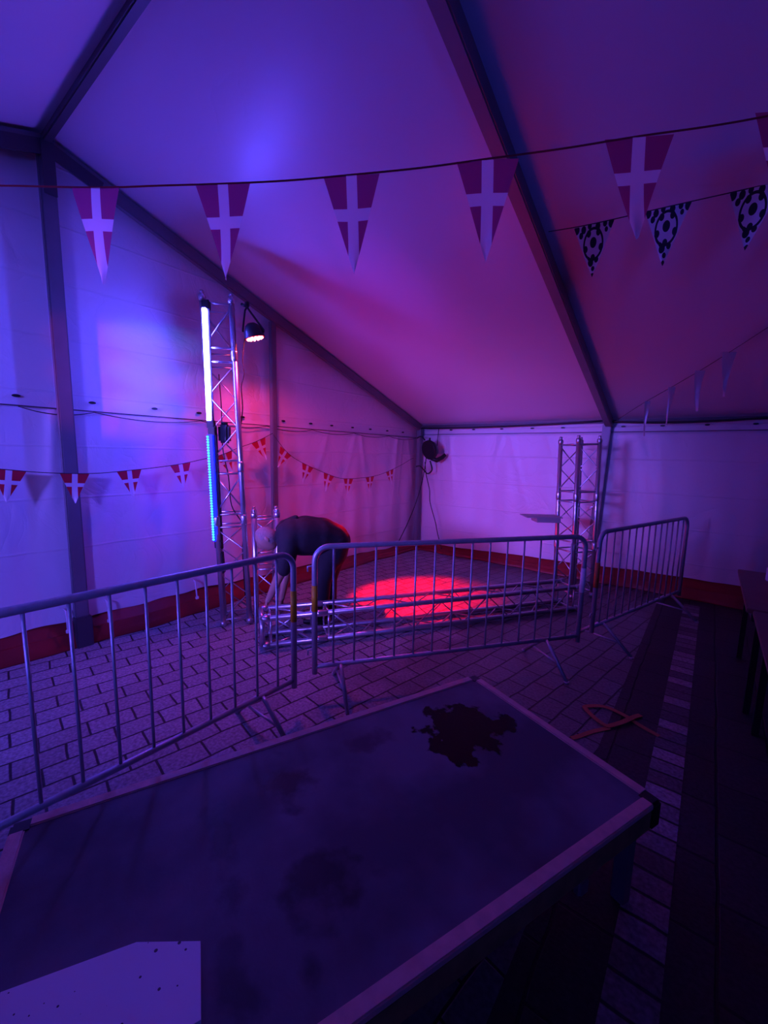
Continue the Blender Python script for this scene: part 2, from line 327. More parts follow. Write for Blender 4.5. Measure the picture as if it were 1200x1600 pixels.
def struct(name, bm, m, label=None):
    o = obj(name, bm, m); return tag(o, label, None, None, 'structure')

# ------------------------------------------------------------------ structure
EAVE, BAY, HALF, RIDGE = 2.182, 2.9956, 5.137, 3.922
SL = (RIDGE-EAVE)/HALF
def ztop(y): return EAVE+SL*(-y) if y > -HALF else RIDGE-SL*(-y-HALF)
XE = 9.0                                                  # how far the tent runs on behind the camera
# floor
bm = B(); box(bm, (1.0, -5.2, -.05), (5.52, 12.2, .1)); o = struct('floor', bm, M['paver'], 'grey block paving, damp towards the right')
bm = B(); box(bm, (6.63, -5.2, -.05), (5.74, 12.2, .1)); o = struct('floor', bm, M['slab'], 'dark wet slab paving on the right')
SLAB0 = 3.76
bm = B(); box(bm, (4.09, -5.2, .0015), (.15, 9.8, .003)); o = struct('trim_1', bm, M['sett'], 'row of pale gutter setts in the paving')

# roof
def roof(name, y0, y1):
    bm = B(); nx, ny = 90, 60; g = []
    for i in range(nx+1):
        row = []
        for j in range(ny+1):
            x = -.02+(XE)*i/nx; y = y0+(y1-y0)*j/ny
            fx = (x % BAY)/BAY; z = ztop(y)+.015+.022*math.sin(math.pi*fx)*math.sin(math.pi*j/ny)
            row.append(bm.verts.new((x, y, z)))
        g.append(row)
    for i in range(nx):
        for j in range(ny):
            f = bm.faces.new((g[i][j], g[i+1][j], g[i+1][j+1], g[i][j+1])); f.smooth = True
    return struct(name, bm, M['roof'], 'white tent roof sheet')
roof('ceiling', 0.04, -HALF); roof('ceiling', -HALF, -2*HALF-.04)

# walls: grid sheets hung with folds
rnd = random.Random(3)
FOLD = [(rnd.uniform(3, 22), rnd.uniform(0, 6.3), rnd.uniform(.002, .007)) for _ in range(9)]
CRE = [(rnd.uniform(0, 10), rnd.uniform(-1.2, 1.2), rnd.uniform(.02, .05), rnd.uniform(.006, .014)) for _ in range(26)]
def fold(s, z, seam):
    a = 0
    if z < seam:
        k = min(1, (seam-z)/1.2)
        for f, p, h in FOLD: a += h*math.sin(f*s+p+.5*math.sin(z*2+p))*(.3+.7*k)
        for c, sl, wd, h in CRE:
            d = (s-c-sl*(seam-z)*.35)
            a += h*math.exp(-(d/wd)**2)*math.exp(-((seam-z)/1.0)**2*.8)
        a += .010
    else:
        for f, p, h in FOLD[:4]: a += .35*h*math.sin(f*s+p)
    return a
def sheet(name, place, s0, s1, zbot, ztopf, seam, mtl, label, step=.025):
    bm = B(); n = int((s1-s0)/step); rows = []
    zl = 46; zu = 14
    for i in range(n+1):
        s = s0+(s1-s0)*i/n; zb = zbot(s); zt = ztopf(s); col = []
        zs = [zb+(seam-.002-zb)*j/zl for j in range(zl+1)]+[seam+.004+(zt-seam-.004)*j/zu for j in range(zu+1)]
        for z in zs: col.append(bm.verts.new(place(s, fold(s, z, seam), z)))
        rows.append(col)
    for i in range(n):
        for j in range(len(rows[0])-1):
            f = bm.faces.new((rows[i][j], rows[i+1][j], rows[i+1][j+1], rows[i][j+1])); f.smooth = True
    return struct(name, bm, mtl, label)
wl = sheet('wall_left', lambda s, a, z: (-.045+a, -s, z), 0.0, 2*HALF, lambda s: .105+.11*min(1, s/4)+.006*math.sin(5.1*s)+.004*math.sin(13*s), lambda s: ztop(-s)+.01, 1.975, M['pvc'], 'white gable sheet of the tent')
wb = sheet('wall_back', lambda s, a, z: (s, .045-a, z), 0.0, XE, lambda s: .105+.14*min(1, s/4)+.005*math.sin(4.1*s), lambda s: EAVE+.01, 2.03, M['pvc'], 'white side sheet of the tent')
wf = sheet('wall_front', lambda s, a, z: (s, -2*HALF-.045+a, z), 0.0, XE, lambda s: .2, lambda s: EAVE+.01, 2.03, M['pvc'], 'white side sheet of the tent behind the camera', step=.06)

# red skirt lying on the paving
def skirt(name, place, s1, h0, h1):
    bm = B(); n = 150; rows = []
    for i in range(n+1):
        s = s1*i/n; h = h0+(h1-h0)*min(1, s/4.2)
        wv = .012*math.sin(3.1*s)+.008*math.sin(8.3*s+1)
        prof = [(-.10, h+.06), (-.075, h*.92), (-.02+wv*.3, h*.78), (.0+wv, h*.52), (.012+wv, h*.5), (.035+wv, h*.34), (.05+wv, .06), (.075+wv*1.5, .012), (.075+wv*1.5, .001), (-.10, .001)]
        rows.append([bm.verts.new(place(s, a, z)) for a, z in prof])
    for a, b in zip(rows, rows[1:]):
        for k in range(len(a)-1):
            f = bm.faces.new((a[k], b[k], b[k+1], a[k+1])); f.smooth = k not in (3, 4)
    return struct(name, bm, M['red_pvc'], 'red ground skirt of the tent wall')
skirt('baseboard_left', lambda s, a, z: (a, -s, z), 2*HALF, .12, .24)
skirt('baseboard_back', lambda s, a, z: (s, -a, z), XE, .11, .26)

# aluminium frame
def prof(name, a, b, wdt, dpt, side, m=None, label=None):
    bm = B(); beam(bm, a, b, wdt, dpt, side, .008); return struct(name, bm, m or M['alu'], label)
n_t = [1]
def T():
    n_t[0] += 1; return 'trim_%d' % n_t[0]
for X in (0.0, BAY, 2*BAY):
    xo = X+.05 if X == 0 else X
    for sgn in (0, 1):
        y0 = 0 if sgn == 0 else -2*HALF
        a = V((xo, y0, EAVE-.055)); b = V((xo, -HALF, RIDGE-.065))
        prof(T(), a, b, .06 if X == 0 else .085, .11, (1, 0, 0), None, 'aluminium roof rafter of the tent')
        pa = V((xo if X == 0 else X-.02, y0 + (-.04 if sgn == 0 else .04), EAVE-.05)); pb = V(pa)
        pb.z = .0
        if X == BAY and sgn == 0: pb.x -= .07; pb.y -= .03
        prof(T(), pa, pb, .10, .075, (0, 1, 0) if X == 0 else (1, 0, 0), None, 'aluminium side post of the tent')
for y, zt in ((-3.126, 0), (-HALF, 0), (-2*HALF+3.126, 0)):
    prof(T(), (.03, y, .0), (.03, y, ztop(y)-.11), .07 if y > -5 else .10, .06, (0, 1, 0), None, 'aluminium gable post of the tent')
prof(T(), (0, -HALF, RIDGE-.04), (XE, -HALF, RIDGE-.04), .055, .055, (0, 1, 0), M['alu_dark'], 'ridge purlin of the tent')
prof(T(), (0, -.02, EAVE-.02), (XE, -.02, EAVE-.02), .05, .04, (0, 1, 0), M['alu_dark'], 'eave purlin of the tent')
prof(T(), (0, -2*HALF+.02, EAVE-.02), (XE, -2*HALF+.02, EAVE-.02), .05, .04, (0, 1, 0), M['alu_dark'], 'eave purlin of the tent')
# ridge joint plates
for s in (-1, 1):
    bm = B(); beam(bm, (.088, -HALF, RIDGE-.10), (.088, -HALF+s*.34, RIDGE-.10-SL*.34), .012, .10, (1, 0, 0), .002); struct(T(), bm, M['alu_dark'], 'bolted steel plate on the gable rafter at the apex')
bm = B(); beam(bm, (.098, -HALF, RIDGE-.06), (.098, -HALF, RIDGE-.42), .010, .08, (1, 0, 0), .002)
struct(T(), bm, M['alu_dark'], 'bolted steel plate on the gable post at the apex')
# post foot of gable apex post
bm = B(); box(bm, (.05, -HALF, .13), (.09, .12, .26), bev=.006); struct(T(), bm, M['alu_dark'], 'steel foot of the gable apex post')

# turn-button fasteners along the seams
def toggle(parent, p, n):
    bm = B(); n = V(n); u = V((0, 0, 1)).cross(n).normalized()
    ring = []
    for k in (0, 1):
        r = []
        for q in range(12):
            a = 2*math.pi*q/12; r.append(bm.verts.new(V(p)+u*(.026*math.cos(a))+V((0, 0, 1))*(.011*math.sin(a))+n*(.012*k)))
        ring.append(r)
    for q in range(12): bm.faces.new((ring[0][q], ring[0][(q+1) % 12], ring[1][(q+1) % 12], ring[1][q]))
    bm.faces.new(ring[1])
    o = obj('turn_button', bm, M['black']); o.parent = parent; return o
for y in (-5.42, -4.93, -4.43, -4.0, -3.5, -2.94, -2.5, -2.12, -1.70, -1.30, -.88, -.45, -5.95, -6.5):
    toggle(wl, (-.030, y, 2.045), (1, 0, 0))
for x in (.62, 1.03, 1.5, 1.97, 2.40, 3.15, 3.58, 4.02, 4.45, 4.9):
    toggle(wb, (x, .030, 2.10), (0, -1, 0))
# lacing rope drooping under the seam
def droop(p, q, sag, r, n=14):
    p, q = V(p), V(q); return [p.lerp(q, i/n)-V((0, 0, sag*4*(i/n)*(1-i/n))) for i in range(n+1)]
bm = B()
ys = [-5.42, -4.93, -4.0, -3.2, -2.5, -1.7, -.88, -.1]
for a, b in zip(ys, ys[1:]): tube(bm, droop((.008, a, 1.965), (.008, b, 1.965), .03+.02*rnd.random(), 0), .004, 6)
tube(bm, [(.004, -10, 1.972), (.004, -.05, 1.972)], .005, 6)
o = obj('lacing_rope', bm, M['alu_dark']); o.parent = wl
bm = B(); tube(bm, [(.02, .004, 2.03), (XE-.02, .004, 2.03)], .004, 6); o = obj('lacing_rope', bm, M['alu_dark']); o.parent = wb
# wrinkle seam of the lower sheet: a horizontal weld
# toggle ties at the skirt
def tie(x, y):
    t = []
    bm = B(); tube(bm, [(x-.02, y, .34), (x+.03, y, .33), (x+.035, y+.005, .26), (x+.055, y, .18)], .008, 6)
    box(bm, (x+.06, y, .17), (.02, .03, .03), bev=.004)
    o = obj('skirt_tie', bm, M['white']); o.parent = wl
for y in (-5.25, -4.95, -4.15, -5.9): tie(.02, y)
# cable slung along the eave
t = tag(None or (lambda: (lambda bm: obj('eave_cable', bm, M['cable']))(
    (lambda bm: (tube(bm, droop((.1, -.09, 2.13), (2.9, -.09, 2.17), .02, 0)+droop((2.9, -.09, 2.17), (4.9, -.09, 2.19), .05, 0)+[V((6.5, -.09, 2.16))], .012, 8), bm)[1])(B())))(),
    'black cable slung along the eave of the tent', 'cable')

# ------------------------------------------------------------------ truss pieces
def truss(name, base, axis, ux, uy, segs, s, label, cat='truss', group=None, pitch=.25, rc=.025, rb=.008, faces=(0, 1, 2, 3), ncap=True):
    """square truss: base = centre of the lower end, axis = direction, ux/uy = section directions"""
    base = V(base); ax = V(axis).normalized(); ux = V(ux); ux = (ux-ax*ux.dot(ax)).normalized(); uy = ax.cross(ux)
    t = thing(name, base, label, cat, group)
    cs = [(-1, -1), (1, -1), (1, 1), (-1, 1)]; h = s/2; L_ = sum(segs)
    for cx_, cy_ in cs:
        o_ = base+ux*h*cx_+uy*h*cy_; bm = B()
        tube(bm, [o_, o_+ax*L_], rc, 12)
        part('chord', bm, M['truss'], t)
        zs = [0]
        for sg in segs: zs.append(zs[-1]+sg)
        for k, z in enumerate(zs):
            bm = B(); lo, hi = (0 if k == 0 else -.05), (0 if k == len(segs) else .05)
            if hi == 0 and ax.z > .5:
                tube(bm, [o_+ax*(z-.05), o_+ax*(z-.03), o_+ax*(z-.012), o_+ax*(z+.004), o_+ax*(z+.012), o_+ax*(z+.02), o_+ax*(z+.04)], [rc*1.04, rc*1.22, rc*1.22, rc, rc*.5, rc*.8, rc*.55], 10)
            else: tube(bm, [o_+ax*(z+lo), o_+ax*(z+lo*.6), o_+ax*(z+hi*.6), o_+ax*(z+hi)], [rc*1.04, rc*1.22, rc*1.22, rc*1.04], 10)
            part('coupler', bm, M['truss'], t)
    for f in faces:
        a, b = cs[f], cs[(f+1) % 4]; A = base+ux*h*a[0]+uy*h*a[1]; Bp = base+ux*h*b[0]+uy*h*b[1]; z = 0
        for sg in segs:
            z0, z1 = z+.06, z+sg-.06
            for zz in (z0, z1):
                bm = B(); tube(bm, [A+ax*zz, Bp+ax*zz], rb*1.15, 8); part('rung', bm, M['truss'], t)
            n = max(1, round((z1-z0-.04)/pitch)); dz = (z1-z0-.04)/n
            bm = B(); side0 = 0
            tube(bm, [((A if (q+side0) % 2 == 0 else Bp)+ax*(z0+.02+q*dz)) for q in range(n+1)], rb, 8)
            part('zigzag_brace', bm, M['truss'], t)
            z += sg
    return t

def leanaxis(b, tp): return (V(tp)-V(b)).normalized()
# tower left (T1): front chords through (350,978)->(322,455) and (390,972)->(371,458)
b1, b2 = V((.565, -4.15, 0)), V((.695, -3.95, 0))
t1, t2 = V((.452, -4.195, 3.05)), V((.585, -3.995, 3.05))
mid = (b1+b2)/2; ux = (b2-b1).normalized(); depthv = V((-ux.y, ux.x, 0))
if depthv.dot(CAM-mid) > 0: depthv = -depthv
ax1 = ((t1+t2)/2-mid).normalized()
T1 = truss('truss_tower', mid+depthv*.12, ax1, ux, None, [1.0, 1.0, 1.05][:0] or [1.02, .5, 1.0, .5], .24, 'tall aluminium truss tower with two light bars, left by the gable sheet', pitch=.24)
# black base clamps, cable down the tower
bm = B()
pts = [dep(342, 585, 4.0), dep(346, 640, 4.0), dep(348, 700, 4.02), dep(357, 745, 4.05), dep(362, 790, 4.1), dep(380, 822, 4.1), dep(379, 860, 4.12), dep(383, 930, 4.2)]
def smooth(pts, n=6):
    pts = [V(p) for p in pts]; out = []
    for i in range(len(pts)-1):
        p0, p1, p2, p3 = pts[max(i-1, 0)], pts[i], pts[i+1], pts[min(i+2, len(pts)-1)]
        for k in range(n):
            t_ = k/n; out.append(.5*((2*p1)+(-p0+p2)*t_+(2*p0-5*p1+4*p2-p3)*t_**2+(-p0+3*p1-3*p2+p3)*t_**3))
    return out+[pts[-1]]
tube(bm, smooth(pts), .006, 6); tag(obj('power_cable', bm, M['cable']), 'black cable running down inside the left truss tower', 'cable')

# light bars on the left chord
def lbar(name, p, q, m_led, dots, label):
    p, q = V(p), V(q); ax = (q-p).normalized(); t = thing(name, q, label, 'light bar')
    side = -rt0; sd = (side-ax*side.dot(ax)).normalized(); fr = sd.cross(ax)
    if fr.dot(CAM-p) < 0: fr = -fr
    bm = B(); beam(bm, p-ax*.05-fr*.012-sd*.004, q+ax*.05-fr*.012-sd*.004, .034 if not dots else .055, .018 if not dots else .04, sd, .004)
    part('housing', bm, M['blackmetal'], t)
    for e in (p, q):
        bm = B(); beam(bm, e-ax*.035, e+ax*.035, .062, .058, sd, .004); part('end_cap', bm, M['black'], t)
    c = fr*.014+sd*.010 if not dots else fr*.012+sd*.026
    if not dots:
        bm = B(); tube(bm, [p+c+ax*.03, q+c-ax*.03], .022, 14); part('diffuser_tube', bm, m_led, t, 'glowing violet white diffuser tube')
    else:
        bm = B(); beam(bm, p+c+ax*.03-sd*.012+fr*.006, q+c-ax*.03-sd*.012+fr*.006, .05, .034, sd, .004); part('lens_strip', bm, M['led_blue'], t, 'deep blue lens strip')
        L_ = (q-p).length; n = int(L_/.026)
        for k in range(n):
            z = .05+(L_-.1)*k/(n-1); ce = p+c+ax*z+fr*.018+sd*.006; bm = B()
            tube(bm, [ce, ce+(fr+sd*.6).normalized()*.012], [.0125, .007], 8)
            part('diode', bm, m_led, t, 'glowing cyan diode')
    return t
def zline(x, y, z0, z1): pass
Zt = lambda z: b1+(t1-b1)*(z/3.05)
off = (CAM-b1); off.z = 0; off.normalize()
LB0 = dep(322, 477, 3.66); LB1 = dep(330, 663, 3.80); LB2 = dep(332, 674, 3.80); LB3 = dep(342, 850, 3.95)
lbar('light_bar', LB0, LB1, M['led_white'], False, 'upper light bar on the left tower glowing violet white')
lbar('light_bar', LB2, LB3, M['led_cyan'], True, 'lower light bar on the left tower with a row of cyan lights')
# black driver box on the tower between the bars
t = thing('power_box', dep(351, 678, 3.92), 'small black power box clamped to the left tower between the light bars', 'power box')
bm = B(); c = dep(351, 678, 3.92); box(bm, c, (.10, .09, .17), rt0, V((0, 0, 1)).cross(rt0), V((0, 0, 1)), .02); part('case', bm, M['black'], t)
bm = B(); tube(bm, [c+V((0, 0, .085)), c+V((0, 0, .11))], .03, 12); part('socket', bm, M['black'], t)
# black stand part below the lower bar
bm = B(); beam(bm, dep(344, 862, 3.96), dep(347, 895, 3.99), .055, .05, -rt0, .005)
tag(obj('bar_clamp', bm, M['black']), 'black clamp under the lower light bar on the left tower', 'clamp')

# red par can
t = thing('par_can', PAR, 'black par can hanging off the left tower, glowing red', 'stage light')
c = dep(398, 527, 3.83); PARC = c
nrm = (V((0, 0, -1))+rt0*.27+(CAM-c).normalized()*-.12).normalized(); X_, Y_ = frame(nrm)
bm = B(); 
tube(bm, [c-nrm*.12, c-nrm*.10, c-nrm*.05, c-nrm*.004, c+nrm*.006], [.035, .06, .085, .092, .092], 24); part('housing', bm, M['blackmetal'], t)
bm = B(); tube(bm, [c+nrm*.006, c+nrm*.010], [.084, .084], 24); part('lens', bm, M['led_red_lens'], t, 'glowing red front lens')
for rr, n in ((0, 1), (.034, 6), (.065, 12)):
    for k in range(n):
        a = 2*math.pi*k/n; ce = c+nrm*.010+(X_*math.cos(a)+Y_*math.sin(a))*rr; bm = B()
        tube(bm, [ce, ce+nrm*.008], [.011, .009], 8); part('diode', bm, M['led_red'], t, 'bright red diode')
top = dep(386, 476, 3.85); bm = B()
for s in (-1, 1):
    pv = c-nrm*.045+rt0*s*.095
    tube(bm, [top+V((0, 0, -.02)), top+V((0, 0, -.05))+rt0*s*.02, pv+V((0, 0, .02)), pv], .009, 8)
part('yoke', bm, M['black'], t)
bm = B(); tube(bm, [top, dep(383, 478, 3.85), dep(377, 475, 3.85)], .012, 8); box(bm, top, (.04, .03, .05), bev=.006); part('clamp', bm, M['black'], t)
bm = B(); tube(bm, smooth([c-nrm*.12, dep(384, 522, 3.87), dep(379, 560, 3.87), dep(381, 585, 3.9), dep(377, 605, 3.9), dep(379, 640, 3.9), dep(374, 680, 3.92)]), .006, 6); part('cable', bm, M['cable'], t)
for nm_ in ('par_flood', 'par_core'):
    bpy.data.objects[nm_].location = c+nrm*.05

# short tower with the corner on the floor (T2) and the lying truss
D = V((3.12-1.26, -1.40+4.25, 0)).normalized(); Pn = V((-D.y, D.x, 0))         # Pn points away from the camera
S2 = .24
L0 = V((1.24, -4.22, 0))
segs = [.50, 2.85]
# lying truss (front chords through L0)
lyc = L0+Pn*(S2/2)+V((0, 0, .03+S2/2))+D*.03
LT = truss('lying_truss', lyc, D, Pn, None, segs, S2, 'long aluminium box truss lying on the paving behind the barrier', pitch=.27)
# standing short truss at its left end
T2a = dep(400, 900, 4.10); T2a.z = 0; T2r = T2a-CAM; T2r.z = 0; T2u = V((T2r.y, -T2r.x, 0)).normalized(); T2b = T2a+T2u*.215; T2n = V((-T2u.y, T2u.x, 0)); T2s = .215; T2c = (T2a+T2b)/2+T2n*T2s/2; T2h = dep(397, 800, 4.10).z
truss('truss_tower', T2c, (-.012, 0, 1), T2u, None, [T2h-.5, .5], T2s, 'short aluminium truss upright beside the bending person', pitch=.22)
for s_ in (0, 1):
    bm = B(); tube(bm, [L0+D*.02+Pn*S2*s_+V((0, 0, .03)), L0+D*.02+Pn*S2*s_+V((0, 0, .27))], .022, 12); part('end_bar', bm, M['truss'], LT)
for z in (.03, .27):
    bm = B(); tube(bm, [L0+D*.02+V((0, 0, z)), L0+D*.02+Pn*S2+V((0, 0, z))], .022, 12); part('end_bar', bm, M['truss'], LT)

# right tower (T3), turned 45 degrees
c3 = V((2.90, -.80, 0)); ax3 = (dep(905, 683, 5.02)-V((2.90, -.80, 0))).normalized()
r3 = c3-CAM; r3.z = 0; r3.normalize(); u3 = (Matrix.Rotation(math.radians(42), 3, 'Z') @ r3)
truss('truss_tower', c3, V((-.035, -.035*0, 1)), u3, None, [.62, .60, .68], .30, 'aluminium truss tower on the right in front of the tent side post', pitch=.22)
# shelf plate on it
sc_ = dep(845, 808, 5.0)
t = thing('shelf_plate', sc_, 'thin grey plate with a box under it, sticking out left from the right tower', 'shelf')
bm = B(); box(bm, sc_+V((0, 0, .012)), (.42, .26, .012), rt0, V((0, 0, 1)).cross(rt0), V((0, 0, 1)), .002); part('plate', bm, M['grey'], t)
bm = B(); box(bm, sc_+rt0*.06+V((0, 0, -.025)), (.28, .20, .055), rt0, V((0, 0, 1)).cross(rt0), V((0, 0, 1)), .006); part('tray', bm, M['grey'], t)
bm = B(); box(bm, sc_+rt0*.18+V((0, 0, -.02)), (.07, .05, .045), rt0, V((0, 0, 1)).cross(rt0), V((0, 0, 1)), .004); part('bracket', bm, M['black'], t)

# ------------------------------------------------------------------ crowd barriers
def barrier(P, Q, label, sticker=None, feet=(.16, .86), zt=1.06, zb=.225, n=14, L_=None):
    P, Q = V((P[0], P[1], 0)), V((Q[0], Q[1], 0)); d = (Q-P).normalized(); L_ = L_ or (Q-P).length
    Q = P+d*L_; nn = V((-d.y, d.x, 0)); 
    if nn.dot(CAM-P) < 0: nn = -nn
    t = thing('crowd_barrier', P, label, 'crowd barrier', 'grey steel crowd barriers')
    R = .10; r = .019; Z = V((0, 0, 1)); bm = B()
    def arc(c, a0, a1, m=8): return [c+d*R*math.cos(a0+(a1-a0)*k/m)+Z*R*math.sin(a0+(a1-a0)*k/m) for k in range(m+1)]
    pts = [P+d*r+Z*(zb-.05)]+arc(P+d*(r+R)+Z*(zt-R), math.pi, math.pi/2)+arc(Q-d*(r+R)+Z*(zt-R), math.pi/2, 0)+[Q-d*r+Z*(zb-.05)]
    tube(bm, pts, r, 14); part('frame', bm, M['galv'], t)
    bm = B(); tube(bm, [P+d*r+Z*zb, Q-d*r+Z*zb], .016, 12); part('bottom_rail', bm, M['galv'], t)
    for k in range(n):
        x = L_*(k+1)/(n+1); bm = B(); zz = zt
        tube(bm, [P+d*x+Z*zb, P+d*x+Z*zz], .0075, 8); part('bar', bm, M['galv'], t)
    for f in feet:
        for s in (1, -1):
            x = L_*f; a = P+d*x+Z*(zb-.005)+nn*s*.01; e = P+d*(x+.0)+nn*s*.27+Z*.012
            bm = B(); tube(bm, [a, a+nn*s*.03-Z*.015, e], .014, 10)
            tube(bm, [e+Z*.004, e-Z*.012], [.018, .018], 10)
            part('foot', bm, M['galv'], t)
        bm = B(); tube(bm, [P+d*x+nn*.17+Z*.10, P+d*x-nn*.17+Z*.10], .008, 8); part('foot_brace', bm, M['galv'], t)
    if sticker:
        for which, z0, z1, mt in sticker:
            e = P+d*r if which == 0 else Q-d*r; bm = B(); tube(bm, [e+Z*z0, e+Z*z1], r+.0012, 14); part('sticker', bm, M[mt], t, {'yellow': 'worn yellow sticker band', 'white': 'white sticker band', 'orange': 'worn orange sticker band'}[mt])
    # hooks at both ends
    for z in (.35, .93):
        bm = B(); e = P+d*r+Z*z; tube(bm, [e, e-d*.03, e-d*.045+Z*.0, e-d*.045-Z*.035], .006, 8); part('hook', bm, M['galv'], t)
    return t
barrier((2.1075, -4.4222), (3.3964, -2.6491), 'grey steel crowd barrier standing across the middle behind the stage deck', [(0, .62, .80, 'yellow'), (1, .60, .80, 'white')], feet=(.09, .85))
d1 = (V((2.1126, -5.9521, 0))-V((2.1475, -4.5899, 0))).normalized()
q1 = V((2.1475, -4.5899, 0)); p1 = q1+d1*2.17
barrier((p1.x, p1.y), (q1.x, q1.y), 'grey steel crowd barrier running off to the left, nearest the camera', [(1, .62, .82, 'yellow')], feet=(.13, .88))
barrier((3.4274, -2.4), (3.9700, -.60), 'grey steel crowd barrier running away to the back sheet on the right', [(0, .58, .80, 'orange')], feet=(.10, .86), n=13)

# ------------------------------------------------------------------ stage deck
Fc, Lc, Rc = V((3.18, -4.166, 0)), V((2.433, -6.028, 0)), V((4.10, -4.532, 0))
e1 = (Lc-Fc).normalized(); e2 = V((-e1.y, e1.x, 0)); 
if e2.dot(Rc-Fc) < 0: e2 = -e2
LD, WD, HD = 2.005, .99, .45
t = thing('stage_deck', Fc, 'low black stage deck with worn pale edge rails and wet stains', 'stage deck')
# panel in its own local frame so the stains sit on it: local x along e2, y along e1
me_o = B(); box(me_o, (WD/2, LD/2, HD-.016), (WD-.05, LD-.05, .02))
me = bpy.data.meshes.new('deck_panel'); me_o.to_mesh(me); me_o.free(); me.materials.append(M['deck'])
pn = bpy.data.objects.new('deck_panel', me); COL.objects.link(pn); pn.parent = t
pn.matrix_local = Matrix(((e2.x, e1.x, 0, 0), (e2.y, e1.y, 0, 0), (0, 0, 1, 0), (0, 0, 0, 1)))
if pn.matrix_local.to_3x3().determinant() < 0:
    pass
Zv = V((0, 0, 1))
def rail(a, b, inw, wtop=.042):
    a, b = V(a), V(b); dd = (b-a).normalized()
    bm = B(); beam(bm, a+dd*.05+inw*wtop/2+Zv*(HD-.012), b-dd*.05+inw*wtop/2+Zv*(HD-.012), wtop, .024, inw, .004); r_ = part('edge_rail', bm, M['wood_edge'], t, 'worn pinkish top of the edge rail')
    bm = B(); beam(bm, a+dd*.05+inw*.018+Zv*(HD-.065), b-dd*.05+inw*.018+Zv*(HD-.065), .03, .085, inw, .006); part('side_rail', bm, M['wood_side'], t)
A_, B_, C_, D_ = Fc, Fc+e1*LD, Fc+e1*LD+e2*WD, Fc+e2*WD
rail(A_, B_, e2); rail(B_, C_, -e1); rail(C_, D_, -e2); rail(D_, A_, e1)
for P_, u, v in ((A_, e1, e2), (B_, -e1, e2), (C_, -e1, -e2), (D_, e1, -e2)):
    bm = B(); box(bm, P_+u*.03+v*.03+Zv*(HD-.055), (.066, .066, .105), u, v, Zv, .01); part('corner_cap', bm, M['black'], t, 'black corner cap')
    bm = B(); beam(bm, P_+u*.07+v*.07+Zv*.0, P_+u*.07+v*.07+Zv*(HD-.11), .05, .05, u, .004); part('leg', bm, M['alu'], t)
bm = B(); box(bm, D_+e1*.42-e2*.02+Zv*.31, (.05, .03, .06), e1, e2, Zv, .008); part('latch', bm, M['truss'], t, 'small bright metal latch under the deck edge')

# white spattered board on the deck
bp_ = [V((2.99, -6.15)), V((3.12, -5.92)), V((3.24, -5.82)), V((3.38, -5.895)), V((3.30, -6.08)), V((3.12, -6.22))]
orig = V((3.12, -5.92, HD)); bm = B(); zt_, zb_ = HD+.012, HD+.0015-.004
up_ = [bm.verts.new((p.x-orig.x, p.y-orig.y, zt_-orig.z)) for p in bp_]; lo_ = [bm.verts.new((p.x-orig.x, p.y-orig.y, zb_-orig.z)) for p in bp_]
bm.faces.new(up_); bm.faces.new(lo_[::-1])
for k in range(len(bp_)): bm.faces.new((up_[k], up_[(k+1) % 6], lo_[(k+1) % 6], lo_[k]))
o = obj('board', bm, M['board']); o.location = orig; tag(o, 'white board with clipped corner and dark spatter, lying on the stage deck', 'board')

# ------------------------------------------------------------------ tables on the right
def table(x0, x1, y0, y1, zt, label):
    t = thing('table', ((x0+x1)/2, (y0+y1)/2, 0), label, 'table', 'brown tables along the right')
    bm = B(); box(bm, ((x0+x1)/2, (y0+y1)/2, zt-.015), (x1-x0, y1-y0, .03), bev=.004); part('table_top', bm, M['table'], t)
    bm = B(); box(bm, ((x0+x1)/2, (y0+y1)/2, zt-.06), (x1-x0-.06, y1-y0-.06, .06), bev=.004); part('apron', bm, M['black'], t)
    for x in (x0+.08, x1-.08):
        for y in (y0+.12, y1-.12):
            bm = B(); beam(bm, (x, y, 0), (x, y, zt-.09), .035, .035, (1, 0, 0), .003); part('leg', bm, M['blackmetal'], t)
tz = .75; q = onz(1153, 889, tz)
TX, TY = q.x, q.y
table(TX, TX+.7, TY-1.25, TY, tz, 'brown table by the right edge, its far end nearer the tent wall')
table(TX+.03, TX+.73, TY-3.1, TY-1.28, tz, 'brown table at the right edge, nearer the camera')
bm = B(); wb_c = V((TX+.36, TY-.35, tz)); 
box(bm, wb_c+V((0, 0, .055)), (.34, .26, .11), V((.9, .43, 0)), V((-.43, .9, 0)), V((0, 0, 1)), .006); 
tt = thing('cardboard_box', wb_c, 'pale box on the far brown table at the right edge', 'box'); part('carton', bm, M['box'], tt)
bm = B(); box(bm, wb_c+V((0, 0, .112)), (.34, .05, .003), V((.9, .43, 0)), V((-.43, .9, 0)), V((0, 0, 1))); part('packing_tape', bm, M['grey'], tt)

